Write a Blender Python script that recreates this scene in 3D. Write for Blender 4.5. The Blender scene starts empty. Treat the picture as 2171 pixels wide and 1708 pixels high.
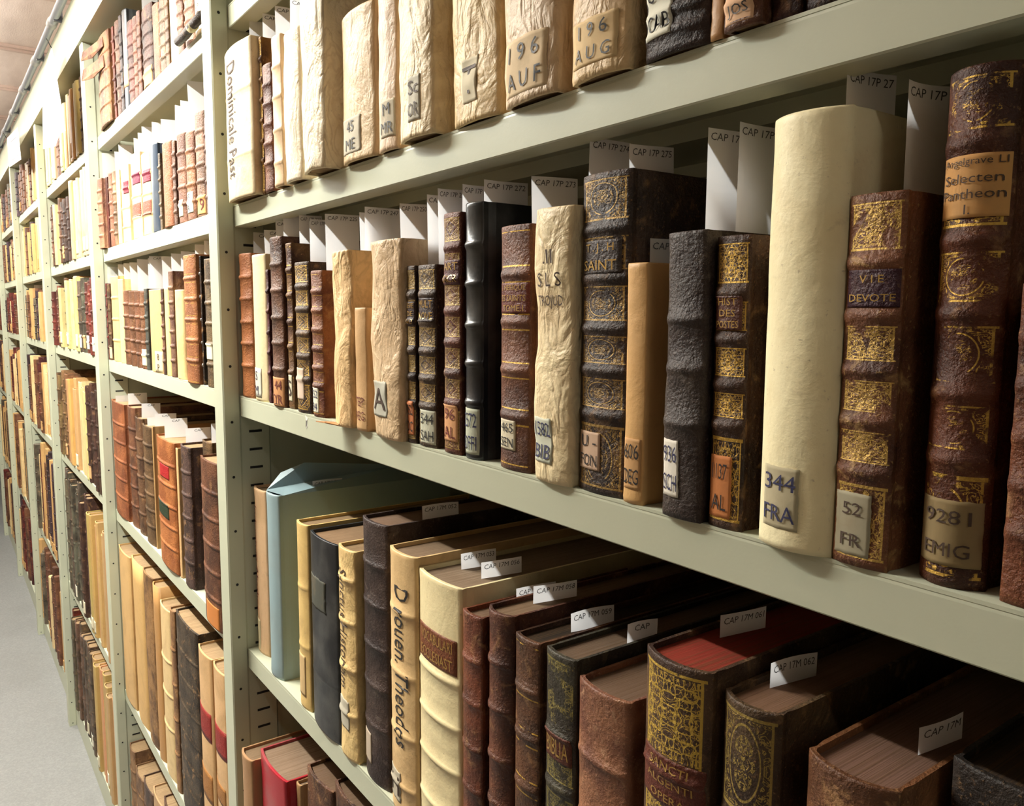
import bpy, math, random
from mathutils import Vector, noise, Matrix
random.seed(7)
C = bpy.context.scene
COL = C.collection
# ------------------------------------------------------------------ camera
W0, H0 = 2171, 1708
F, YAW, PITCH, ROLL = 1701.67, 0.626654, 0.111511, 0.0060888
CAM = Vector((0, -.37, 1.59))
fw = Vector((-math.cos(YAW)*math.cos(PITCH), math.sin(YAW)*math.cos(PITCH), -math.sin(PITCH)))
rt = fw.cross(Vector((0, 0, 1))).normalized(); up = rt.cross(fw)
rt, up = math.cos(ROLL)*rt+math.sin(ROLL)*up, -math.sin(ROLL)*rt+math.cos(ROLL)*up
cd = bpy.data.cameras.new('camera'); cam = bpy.data.objects.new('camera', cd); COL.objects.link(cam)
cd.sensor_width = 36; cd.lens = F/W0*36; cd.clip_start = .02; cd.clip_end = 60
M = Matrix((rt, up, -fw)).transposed().to_4x4(); M.translation = CAM
cam.matrix_world = M; C.camera = cam
# ------------------------------------------------------------------ look, world, lamps
C.view_settings.view_transform = 'Standard'; C.view_settings.look = 'None'
C.view_settings.gamma = 1; C.view_settings.exposure = 0.12
wd = bpy.data.worlds.new('room_air'); C.world = wd; wd.use_nodes = True
wd.node_tree.nodes['Background'].inputs[0].default_value = (.9, .93, 1, 1)
wd.node_tree.nodes['Background'].inputs[1].default_value = .16
LAMPS = [(-1.86, 56), (-3.36, 30), (-4.85, 25), (-6.3, 14), (1.3, 3)]   # x of each tube's middle, watts; the last is an added weak fill
LAMP_Y, LAMP_Z = -.6, 2.42
for lx, lw in LAMPS:
    ld = bpy.data.lights.new('tube_light', 'AREA'); ld.shape = 'RECTANGLE'; ld.size = 1.2; ld.size_y = .035
    ld.energy = lw; ld.color = (.98, .985, .91)
    lo = bpy.data.objects.new('tube_light', ld); COL.objects.link(lo); lo.location = (lx, LAMP_Y, LAMP_Z-.03)
    lu = ld.copy(); lu.energy = lw*.62; lu.size_y = .08  # added fill aimed upward to brighten the ceiling, separate from the tube
    lo = bpy.data.objects.new('added_ceiling_fill', lu); COL.objects.link(lo); lo.location = (lx, LAMP_Y, LAMP_Z+.07); lo.rotation_euler = (math.pi, 0, 0)

def at(u, v, ax, val):
    d = fw+rt*((u-W0/2)/F)-up*((v-H0/2)/F)
    return CAM+d*((val-CAM[ax])/d[ax])
def pj(x, y, z):
    P = Vector((x, y, z))-CAM; d = P.dot(fw)
    return W0/2+F*P.dot(rt)/d, H0/2-F*P.dot(up)/d
def z_for(x, y, v):
    a, b = 0., 3.
    for _ in range(30):
        m = (a+b)/2
        if pj(x, y, m)[1] > v: a = m
        else: b = m
    return (a+b)/2
# ------------------------------------------------------------------ materials
def lin(h):
    if not isinstance(h, str): return h
    o = []
    for i in (0, 2, 4):
        c = int(h[i:i+2], 16)/255
        o.append(c/12.92 if c <= .04045 else ((c+.055)/1.055)**2.4)
    return (o[0], o[1], o[2], 1)
class NT:
    def __init__(s, name):
        s.m = bpy.data.materials.new(name); s.m.use_nodes = True; s.t = s.m.node_tree
        s.b = s.t.nodes['Principled BSDF']
    def n(s, typ, **k):
        o = s.t.nodes.new(typ)
        for a, v in k.items(): setattr(o, a, v)
        return o
    def l(s, a, b): s.t.links.new(a, b)
    def val(s, sock, v):
        if hasattr(v, 'is_linked'): s.l(v, sock)
        else: sock.default_value = v
    def math(s, op, a, b=0., c=0.):
        o = s.n('ShaderNodeMath', operation=op)
        s.val(o.inputs[0], a); s.val(o.inputs[1], b); s.val(o.inputs[2], c)
        return o.outputs[0]
    def mix(s, f, a, b, mode='MIX'):
        o = s.n('ShaderNodeMix', data_type='RGBA', blend_type=mode)
        s.val(o.inputs[0], f); s.val(o.inputs[6], lin(a) if isinstance(a, str) else a)
        s.val(o.inputs[7], lin(b) if isinstance(b, str) else b)
        return o.outputs[2]
    def step(s, a, lo, hi):
        o = s.n('ShaderNodeMapRange', interpolation_type='SMOOTHSTEP')
        s.val(o.inputs[0], a); o.inputs[1].default_value = lo; o.inputs[2].default_value = hi
        return o.outputs[0]
    def coords(s, scale=(1, 1, 1)):
        tc = s.n('ShaderNodeTexCoord'); oi = s.n('ShaderNodeObjectInfo')
        mp = s.n('ShaderNodeMapping'); mp.inputs[3].default_value = scale
        s.l(tc.outputs['Object'], mp.inputs[0])
        cx = s.n('ShaderNodeCombineXYZ'); r = s.math('MULTIPLY', oi.outputs['Random'], 37.)
        for i in range(3): s.l(r, cx.inputs[i])
        s.l(cx.outputs[0], mp.inputs[1])
        return mp.outputs[0]
    def noise(s, vec, scale, detail=4, rough=.55, dist=0.):
        o = s.n('ShaderNodeTexNoise'); s.l(vec, o.inputs['Vector'])
        o.inputs['Scale'].default_value = scale; o.inputs['Detail'].default_value = detail
        o.inputs['Roughness'].default_value = rough; o.inputs['Distortion'].default_value = dist
        return o.outputs[0]
    def bump(s, h, strength, dist=.002):
        o = s.n('ShaderNodeBump'); o.inputs['Strength'].default_value = strength
        o.inputs['Distance'].default_value = dist; s.l(h, o.inputs['Height']); s.l(o.outputs[0], s.b.inputs['Normal'])
    def fin(s, col, rough=.5, metal=0., spec=.4):
        s.val(s.b.inputs['Base Color'], lin(col) if isinstance(col, str) else col)
        s.val(s.b.inputs['Roughness'], rough); s.val(s.b.inputs['Metallic'], metal)
        s.b.inputs['Specular IOR Level'].default_value = spec
        return s.m
CACHE = {}
def cached(f):
    def g(*a, **k):
        key = (f.__name__,)+a+tuple(sorted(k.items()))
        if key not in CACHE: CACHE[key] = f(*a, **k)
        return CACHE[key]
    return g
@cached
def leather(base, dark, gilt='', wear=.35, rough=.42, worn='b58a5c', gold='c9a24a', gw=.5):
    t = NT('leather_'+base+(('_'+gilt) if gilt else ''))
    v = t.coords()
    n1 = t.noise(v, 22, 3); n2 = t.noise(v, 160, 6, .65); n3 = t.noise(v, 60, 5, .6, .6)
    col = t.mix(t.step(n1, .35, .65), base, dark)
    col = t.mix(t.math('MULTIPLY', t.step(n3, .55, .72), wear), col, worn)
    col = t.mix(t.math('MULTIPLY', t.step(n2, .56, .75), .55), col, dark)
    metal = 0.
    if gilt:
        uv = t.n('ShaderNodeUVMap', uv_map='panel'); sp = t.n('ShaderNodeSeparateXYZ'); t.l(uv.outputs[0], sp.inputs[0])
        s_, t_ = sp.outputs[0], sp.outputs[1]
        as_ = t.math('ABSOLUTE', s_); ct = t.math('SUBTRACT', t_, .5); act = t.math('ABSOLUTE', ct)
        ins = t.math('MULTIPLY', t.math('LESS_THAN', as_, .9), t.math('GREATER_THAN', t_, 0.))
        def band(x, c, w): return t.math('LESS_THAN', t.math('ABSOLUTE', t.math('SUBTRACT', x, c)), w)
        g = band(act, .43, .018)
        if gilt != 'lines':
            g = t.math('MAXIMUM', g, t.math('MULTIPLY', band(as_, .8, .03), t.math('LESS_THAN', act, .43)))
            cx = t.n('ShaderNodeCombineXYZ'); t.l(as_, cx.inputs[0]); t.l(t.math('MULTIPLY', act, 2.2), cx.inputs[1])
            t.l(t.math('MULTIPLY', t.n('ShaderNodeObjectInfo').outputs['Random'], 9.), cx.inputs[2])
            vo = t.n('ShaderNodeTexVoronoi', feature='DISTANCE_TO_EDGE'); t.l(cx.outputs[0], vo.inputs['Vector']); vo.inputs['Scale'].default_value = 4.2
            nn = t.noise(cx.outputs[0], 3.4, 3, .5, 2.5)
            fl = t.math('LESS_THAN', t.math('ABSOLUTE', t.math('SUBTRACT', nn, .5)), .035)
            rr = t.math('SQRT', t.math('ADD', t.math('POWER', t.math('MULTIPLY', s_, .62), 2.), t.math('POWER', ct, 2.)))
            inner = t.math('MULTIPLY', t.math('LESS_THAN', as_, .78), t.math('LESS_THAN', act, .4))
            if gilt == 'ornate': o = t.math('MAXIMUM', fl, t.math('LESS_THAN', vo.outputs[0], .05))
            elif gilt == 'diamond':
                dd = t.math('ADD', t.math('MULTIPLY', as_, .5), act)
                o = t.math('MAXIMUM', band(dd, .36, .018), t.math('MULTIPLY', t.math('GREATER_THAN', fl, .5), t.math('MAXIMUM', t.math('GREATER_THAN', dd, .42), t.math('LESS_THAN', dd, .2))))
            elif gilt == 'medal':
                o = t.math('MAXIMUM', band(rr, .33, .012), t.math('MULTIPLY', fl, t.math('MAXIMUM', t.math('LESS_THAN', rr, .24), t.math('GREATER_THAN', rr, .38))))
            else: o = fl
            g = t.math('MAXIMUM', g, t.math('MULTIPLY', o, inner))
        g = t.math('MULTIPLY', g, ins)
        g = t.math('MULTIPLY', g, t.step(n3, .62-gw*.4, .68-gw*.4))
        col = t.mix(g, col, gold); metal = t.math('MULTIPLY', g, .45)
    hi = t.noise(v, 420, 3, .6)
    col = t.mix(t.math('MULTIPLY', t.step(hi, .6, .7), .5*wear+.1), col, worn)
    t.bump(t.math('ADD', t.math('ADD', n2, hi), t.math('MULTIPLY', n3, 1.2)), .75, .0016)
    return t.fin(col, t.math('ADD', t.math('MULTIPLY', n2, .35), rough-.08), metal, .35)
@cached
def vellum(base, stain='a9865a', amt=.5, rough=.5, cz=.3):
    t = NT('vellum_'+base); v = t.coords()
    n1 = t.noise(v, 14, 5, .6, .8); n2 = t.noise(v, 90, 6, .65); n3 = t.noise(v, 35, 4, .6, 1.5)
    col = t.mix(t.math('MULTIPLY', t.step(n1, .42, .75), amt), base, stain)
    col = t.mix(t.math('MULTIPLY', t.step(n2, .58, .75), amt*.5), col, '7d5c3a')
    w = t.coords((1, 1, .55)); n4 = t.noise(w, 42, 3, .5, 1.2)
    cr = t.math('MULTIPLY', t.math('ABSOLUTE', t.math('SUBTRACT', n4, .5)), 3.2)
    col = t.mix(t.math('MULTIPLY', t.step(cr, .22, .0), .3*cz), col, stain)
    sp = t.noise(v, 240, 4, .7); col = t.mix(t.math('MULTIPLY', t.step(sp, .64, .72), .35), col, '6b4a2c')
    t.bump(t.math('ADD', t.math('MULTIPLY', n2, .5), t.math('ADD', t.math('MULTIPLY', n3, .35+.65*cz), t.math('MULTIPLY', cr, cz))), .7, .0012+.0024*cz)
    return t.fin(col, rough, 0., .35)
@cached
def cloth(base, rough=.55):
    t = NT('cloth_'+base); v = t.coords(); n = t.noise(v, 400, 3); n1 = t.noise(v, 20, 4)
    t.bump(n, .2, .0006)
    return t.fin(t.mix(t.math('MULTIPLY', t.step(n1, .4, .75), .25), base, '8a8a84'), rough)
@cached
def paper(base, dirt='8f7a5a', amt=.35):
    t = NT('paper_'+base); v = t.coords(); n = t.noise(v, 60, 5); n2 = t.noise(v, 9, 3)
    t.bump(n, .15, .0008)
    return t.fin(t.mix(t.math('MULTIPLY', t.step(n, .5, .8), amt), base, dirt), .75, 0., .2)
@cached
def pages(base, dark='5a4228'):
    t = NT('page_edges_'+base); v = t.coords((900, 6, 6)); w = t.coords(); n = t.noise(v, 1, 3); n2 = t.noise(w, 30, 4)
    t.bump(n, .5, .001)
    col = t.mix(t.step(n, .4, .7), base, dark)
    col = t.mix(t.math('MULTIPLY', t.step(n2, .45, .7), .4), col, dark)
    return t.fin(t.mix(.45, col, base), .85, 0., .15)
@cached
def plain(base, rough=.5, metal=0., emit=0.):
    t = NT('plain_'+base); v = t.coords(); n = t.noise(v, 80, 3)
    if emit:
        t.b.inputs['Emission Color'].default_value = lin(base); t.b.inputs['Emission Strength'].default_value = emit
    return t.fin(t.mix(t.math('MULTIPLY', n, .12), base, '808080'), rough, metal)
@cached
def steel(base='bfc3ac', rough=.42):
    t = NT('painted_steel_'+base); v = t.coords(); n = t.noise(v, 350, 3); n1 = t.noise(v, 5, 4); n2 = t.noise(v, 28, 6, .7)
    col = t.mix(t.math('MULTIPLY', t.step(n1, .4, .7), .15), base, 'a7a78e')
    col = t.mix(t.math('MULTIPLY', t.step(n2, .7, .78), .35), col, '7c765e')
    t.bump(n, .12, .0005)
    return t.fin(col, rough)
@cached
def floor_mat():
    t = NT('speckled_floor'); v = t.coords(); n = t.noise(v, 140, 5, .7); n1 = t.noise(v, 3, 4)
    col = t.mix(t.step(n, .35, .7), '838483', '939492'); col = t.mix(t.math('MULTIPLY', t.step(n1, .4, .7), .25), col, '70706c')
    t.bump(n, .2, .001)
    return t.fin(col, .6)
@cached
def plaster(base):
    t = NT('plaster_'+base); v = t.coords((1, 4, 1)); n = t.noise(v, 60, 5); n1 = t.noise(v, 2, 4)
    t.bump(n, .3, .002)
    return t.fin(t.mix(t.math('MULTIPLY', t.step(n1, .35, .7), .3), base, 'a3867a'), .8)
INK = plain('1d1a1c', .6); INKB = plain('2a2c55', .6); FADED = plain('453022', .7); GOLDT = plain('b9944a', .4, .5); REDINK = plain('6e2a20', .6)
# ------------------------------------------------------------------ object helpers
def tag(o, label=None, cat=None, group=None, kind=None):
    if label: o['label'] = label
    if cat: o['category'] = cat
    if group: o['group'] = group
    if kind: o['kind'] = kind
    return o
def empty(name, loc, rz=0, ry=0):
    o = bpy.data.objects.new(name, None); COL.objects.link(o); o.location = loc; o.rotation_euler = (0, ry, rz); o.empty_display_size = .02
    return o
class MB:
    def __init__(s): s.v = []; s.f = []; s.mi = []; s.sm = []; s.uv = []
    def add(s, vs, fs, mi=0, sm=False, uvs=None):
        b = len(s.v); s.v += [tuple(p) for p in vs]
        for i, f in enumerate(fs):
            s.f.append([b+k for k in f]); s.mi.append(mi); s.sm.append(sm if not isinstance(sm, list) else sm[i])
            s.uv.append(uvs[i] if uvs else None)
    def box(s, x0, x1, y0, y1, z0, z1, mi=0, bev=0.):
        if bev:
            b = bev   # chamfered box on the vertical and horizontal front edges
            pr = [(y0+b, z0), (y1-b, z0), (y1, z0+b), (y1, z1-b), (y1-b, z1), (y0+b, z1), (y0, z1-b), (y0, z0+b)]
            n = len(pr); vs = [(x0, y, z) for y, z in pr]+[(x1, y, z) for y, z in pr]
            fs = [list(range(n))[::-1][::-1], list(range(n, 2*n))[::-1]]
            fs += [[(i+1) % n, i, n+i, n+(i+1) % n] for i in range(n)]
            s.add(vs, fs, mi); return
        vs = [(x0, y0, z0), (x1, y0, z0), (x1, y1, z0), (x0, y1, z0), (x0, y0, z1), (x1, y0, z1), (x1, y1, z1), (x0, y1, z1)]
        s.add(vs, [(0, 3, 2, 1), (4, 5, 6, 7), (0, 1, 5, 4), (1, 2, 6, 5), (2, 3, 7, 6), (3, 0, 4, 7)], mi)
    def tube(s, pts, r, n=10, mi=0):
        b = []
        for i, p in enumerate(pts):
            p = Vector(p); d = (Vector(pts[min(i+1, len(pts)-1)])-Vector(pts[max(i-1, 0)])).normalized()
            a = d.cross(Vector((0, 0, 1))); a = a if a.length > .1 else d.cross(Vector((0, 1, 0))); a.normalize(); c = d.cross(a)
            b += [p+a*math.cos(2*math.pi*k/n)*r+c*math.sin(2*math.pi*k/n)*r for k in range(n)]
        fs = []
        for i in range(len(pts)-1):
            for k in range(n): fs.append((i*n+k, i*n+(k+1) % n, (i+1)*n+(k+1) % n, (i+1)*n+k))
        fs.append(tuple(range(n))[::-1]); fs.append(tuple(range((len(pts)-1)*n, len(pts)*n)))
        s.add(b, fs, mi, True)
    def build(s, name, mats, parent=None):
        me = bpy.data.meshes.new(name); me.from_pydata(s.v, [], s.f)
        for m in (mats if isinstance(mats, list) else [mats]): me.materials.append(m)
        me.polygons.foreach_set('material_index', s.mi); me.polygons.foreach_set('use_smooth', s.sm)
        if any(u is not None for u in s.uv):
            ul = me.uv_layers.new(name='panel')
            k = 0
            for p, u in zip(me.polygons, s.uv):
                for j in range(p.loop_total):
                    ul.data[p.loop_start+j].uv = u[j] if u else (3., -1.)
        me.update()
        o = bpy.data.objects.new(name, me); COL.objects.link(o)
        if parent: o.parent = parent
        return o
TXT = {}
def text_mesh(s, res=2):
    """2-D glyph mesh of a line, normalised to (verts, faces, width, height)"""
    if s in TXT: return TXT[s]
    cu = bpy.data.curves.new('t', 'FONT'); cu.body = s; cu.size = 1; cu.resolution_u = res
    o = bpy.data.objects.new('t', cu); COL.objects.link(o)
    bpy.context.view_layer.update()
    me = bpy.data.meshes.new_from_object(o.evaluated_get(bpy.context.evaluated_depsgraph_get()))
    vs = [v.co.copy() for v in me.vertices]; fs = [list(p.vertices) for p in me.polygons]
    bpy.data.objects.remove(o); bpy.data.curves.remove(cu); bpy.data.meshes.remove(me)
    x0 = min(v.x for v in vs); x1 = max(v.x for v in vs); y0 = min(v.y for v in vs); y1 = max(v.y for v in vs)
    TXT[s] = ([((v.x-x0), (v.y-y0)) for v in vs], fs, x1-x0, y1-y0); return TXT[s]
def lettering(mapf, lines, box, mat, parent, name='lettering', vert=False, fill=.84, jitter=0., hfill=.62):
    """lay lines of text inside box (a0,b0,a1,b1) in surface coordinates; mapf(a,b)->point"""
    a0, b0, a1, b1 = box; mb = MB(); W, H = (a1-a0), (b1-b0)
    if vert: W, H = H, W
    lh = H/len(lines)
    rnd = random.Random(hash(lines[0]) & 255 if False else len(lines[0])*7+ord(lines[0][0]))
    for i, s in enumerate(lines):
        if not s.strip(): continue
        vs, fs, w, h = text_mesh(s)
        sy = lh*hfill/h; sx = min(W*fill/w, sy*1.25) if not vert else min(W*fill/w, sy*2.2)
        ox = (W-sx*w)/2; oy = H-lh*(i+1)+(lh-sy*h)/2
        out = []
        for x, y in vs:
            X = ox+x*sx+jitter*(y-.4)*sx; Y = oy+y*sy
            if vert: a, b = a0+Y, b1-X
            else: a, b = a0+X, b0+Y
            out.append(mapf(a, b))
        mb.add(out, fs)
    return mb.build(name, mat, parent)
# ------------------------------------------------------------------ room
def struct(name, mb, m): return tag(mb.build(name, m), kind='structure')
XF, XN = -9.2, 2.4
PP = [-1.204-1.08*i for i in range(0, 6)]      # +X face of each upright
b = MB(); b.box(XF, XN, -1.25, .5, -.1, 0); struct('floor', b, floor_mat())
b = MB(); b.box(XF, XN, -1.25, .5, 2.75, 2.85); struct('ceiling', b, plaster('efdcd2'))
b = MB(); b.box(XF, XN, .47, .57, 0, 2.75); struct('wall_back', b, plaster('cfc8b8'))
b = MB(); b.box(XF, XN, -1.35, -1.25, 0, 2.75); struct('wall_front', b, plaster('6e6150'))
b = MB(); b.box(XF-.1, XF, -1.35, .57, 0, 2.75); struct('wall_left', b, plaster('d6d2c8'))
b = MB(); b.box(XN, XN+.1, -1.35, .57, 0, 2.75); struct('wall_right', b, plaster('7d7566'))
for i in range(7):
    x = -4.31-.775*i+.775*2
    b = MB(); b.box(x-.035, x+.035, -1.25, .47, 2.738, 2.75); b.box(x-.012, x+.012, -1.25, .47, 2.73, 2.738); struct('trim_%d' % (i+1), b, plaster('e0c8bc'))
# fluorescent fixtures over the aisle; the last one houses the added fill
for i, (lx, lw) in enumerate(LAMPS):
    e = empty('fluorescent_light', (lx, LAMP_Y, 2.75)); tag(e, ['white tube lamp hanging over the aisle beside the nearest bays', 'white tube lamp hanging over the aisle beside the third bay', 'white tube lamp hanging over the aisle beside the fourth bay', 'white tube lamp hanging at the far end of the aisle', 'added fill tube lamp over the aisle behind the viewer'][i], 'lamp')
    b = MB(); b.box(-.63, .63, -.05, .05, LAMP_Z-2.75+.005, LAMP_Z-2.75+.05, 0, .01); b.build('housing', plain('e8e8e4', .4), e)
    for s in (-.45, .45):
        b = MB(); b.tube([(s, 0, LAMP_Z-2.70), (s, 0, 0)], .006, 8); b.build('hanging_rod', plain('9a9a98', .3, .8), e)
    b = MB(); b.tube([(-.6, 0, LAMP_Z-2.762), (.6, 0, LAMP_Z-2.762)], .013, 12); b.build('lamp_tube', plain('fffaf0', .4, 0, 6.), e)
# ------------------------------------------------------------------ steel shelving
ZS = {'Z': 2.02, 'A': 1.743, 'B': 1.465, 'C': 1.072, 'D': .575, 'E': .095}
TH = .031
BAYX = [(PP[0], .05)]+[(PP[i+1], PP[i]-.045) for i in range(5)]
BAYN = ['nearest bay', 'second bay', 'third bay', 'fourth bay', 'fifth bay', 'farthest bay']
ROWN = {'Z': 'top', 'A': 'second', 'B': 'third', 'C': 'fourth', 'D': 'fifth', 'E': 'floor'}
ST = steel()
dark = plain('0c0c0a', .8)
def upright(x, label):
    o = empty('shelf_upright', (x, 0, 0)); tag(o, label, 'shelving upright')
    b = MB(); H = 2.245
    # folded channel: front face, aisle-side return with a soft bend, step, deeper flange
    prof = [(-.045, .02), (-.045, -.023), (-.043, -.025), (-.002, -.025), (0, -.023), (0, -.002), (-.0018, .001), (-.0018, .043), (-.006, .046), (-.006, .05), (-.04, .05), (-.04, .02)]
    n = len(prof); vs = [(p[0], p[1], 0) for p in prof]+[(p[0], p[1], H) for p in prof]
    fs = [[i, (i+1) % n, n+(i+1) % n, n+i] for i in range(n)]
    b.add(vs, fs+[list(range(n))[::-1], list(range(n, 2*n))]); b.build('channel', ST, o)
    b = MB()
    for k in range(27):
        z = 1.6755+.0832*(k-20)
        if 0 < z < 2.24:
            vs = [(0.0003, -.013+.0021*math.cos(a*math.pi/5), z+.0021*math.sin(a*math.pi/5)) for a in range(10)]
            b.add(vs, [list(range(10))])
    h = b.build('bolt_holes', dark, o); h['kind'] = 'stuff'
    b = MB()
    for k in range(80):
        z = 1.41+.0277*(k-50)
        if .05 < z < 2.22: b.box(-.002, -.0014, .0125, .032, z-.0018, z+.0018)
    s = b.build('bracket_slots', dark, o); s['kind'] = 'stuff'
    b = MB(); b.box(-.012, -.0085, .05, .42, .02, H); b.build('side_panel', ST, o)
    b = MB(); b.box(-.045, -.002, .40, .44, 0, H); b.build('rear_channel', ST, o)
for i, x in enumerate(PP+[.095]):
    upright(x, ['drilled grey-green steel upright between the nearest and second bay', 'drilled grey-green steel upright between the second and third bay', 'drilled grey-green steel upright between the third and fourth bay', 'steel upright between the fourth and fifth bay', 'steel upright between the fifth and farthest bay', 'last steel upright at the far end of the aisle', 'steel upright at the near end of the nearest bay'][i])
for bi, (x0, x1) in enumerate(BAYX):
    for r, z in ZS.items():
        o = empty('metal_shelf', (0, 0, z)); tag(o, 'grey-green steel shelf with folded lip, %s row of the %s' % (ROWN[r], BAYN[bi]), 'shelf', 'steel shelves')
        b = MB(); b.box(x0+.0005, x1-.0005, .0, .40, -.002, 0); b.build('shelf_plate', ST, o)
        b = MB(); hh = TH if r != 'E' else .094
        # folded lip: face, bottom return, inner upstand
        b.add([(x0+.0005, .0022, 0), (x0+.0005, 0.0004, -.0015), (x0+.0005, 0, -.004), (x0+.0005, 0, -hh+.001), (x0+.0005, .001, -hh), (x0+.0005, .024, -hh), (x0+.0005, .024, -hh+.008), (x0+.0005, .0225, -hh+.008), (x0+.0005, .0225, -hh+.0015), (x0+.0005, .003, -hh+.0015), (x0+.0005, .003, -.002)]
              + [(x1-.0005, .0022, 0), (x1-.0005, 0.0004, -.0015), (x1-.0005, 0, -.004), (x1-.0005, 0, -hh+.001), (x1-.0005, .001, -hh), (x1-.0005, .024, -hh), (x1-.0005, .024, -hh+.008), (x1-.0005, .0225, -hh+.008), (x1-.0005, .0225, -hh+.0015), (x1-.0005, .003, -hh+.0015), (x1-.0005, .003, -.002)],
              [[k, k+11, (k+1) % 11+11, (k+1) % 11] for k in range(11)]+[list(range(11)), list(range(11, 22))[::-1]])
        b.build('front_lip', ST, o)
        b = MB()
        for s in (.13, .27): b.box(x0+.002, x1-.002, s, s+.03, -.016, -.002)
        b.build('stiffener', ST, o)
    o = empty('shelf_canopy', (0, 0, 2.245)); tag(o, 'tall steel fascia and roof plate over the %s' % BAYN[bi], 'shelf canopy', 'shelving canopies')
    xa, xb = x0-.0445, x1+.0005-.0005
    b = MB(); b.box(xa, xb, -.027, .44, 0, .003); b.build('roof_plate', ST, o)
    b = MB(); b.box(xa, xb, -.03, -.027, 0, .118); b.box(xa, xb, -.03, -.012, .118, .121); b.build('fascia', ST, o)
    b = MB(); b.box(x0+.001, x1-.001, .425, .43, .03, 2.24); o = tag(b.build('back_panel', steel('9d9d88')), 'steel back sheet closing the %s behind the books' % BAYN[bi], 'back panel', 'steel back panels')
# pipe and clamps along the canopy
pz = 2.376
o = empty('conduit_pipe', (0, -.045, pz)); tag(o, 'long grey conduit pipe running along the top of the shelving', 'pipe')
b = MB(); b.tube([(XF+.01, 0, 0), (.3, 0, 0)], .0105, 16); b.build('pipe', plain('b9c2cf', .3, .3), o)
for k in range(14):
    x = -2.2-.42*k
    b = MB(); b.tube([(x-.02, 0, 0), (x+.02, 0, 0)], .0135, 14); b.build('pipe_sleeve', plain('c9cdd2', .35, .3), o)
    b = MB(); b.box(x+.06, x+.072, -.004, .017, -.014, .014); b.build('pipe_clip', plain('5c6270', .4), o)
# hanging sheets
def sheet(name, px, yy, label, cat, mat, txt=None, tilt=0.):
    P = [at(u, v, 1, yy) for u, v in px]; c = Vector((sum(p.x for p in P)/len(P), yy, max(p.z for p in P)))
    o = empty(name, c); tag(o, label, cat)
    vs = [(p.x-c.x, tilt*(p.z-c.z), p.z-c.z) for p in P]; n = len(vs)
    vs2 = [(x, y-.0008, z) for x, y, z in vs]
    b = MB(); b.add(vs+vs2, [list(range(n)), list(range(n, 2*n))[::-1]]+[[i, n+i, n+(i+1) % n, (i+1) % n] for i in range(n)])
    b.build('card', mat, o)
    b = MB(); b.tube([(vs[0][0], vs[0][1], vs[0][2]-.004), (vs[0][0], -.012, vs[0][2]+.02)], .0012, 6); b.build('hook', dark, o)
    return o, c
sheet('hanging_sign', [(110, 100), (120, 160), (139, 277), (127, 285), (118, 310), (92, 316), (90, 165)], -.062, 'large blank white sheet hanging from the pipe by the third bay', 'sign', paper('f2f2f0', 'd8d8d8', .1))
o, c = sheet('shelf_sign', [(15, 293), (38, 270), (45, 338), (20, 355)], -.062, 'small white label card with dark border hanging beyond the third bay', 'sign', paper('f2f2f0', 'd8d8d8', .1))
P = [at(u, v, 1, -.0635)-c for u, v in [(22, 300), (34, 289), (38, 330), (26, 340)]]
b = MB()
for i in range(4):
    a, d = P[i], P[(i+1) % 4]; m = sum(P, Vector())/4
    b.add([a, d, d.lerp(m, .12), a.lerp(m, .12)], [(0, 1, 2, 3)])
b.build('printed_border', plain('6a6a72'), o)
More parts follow.
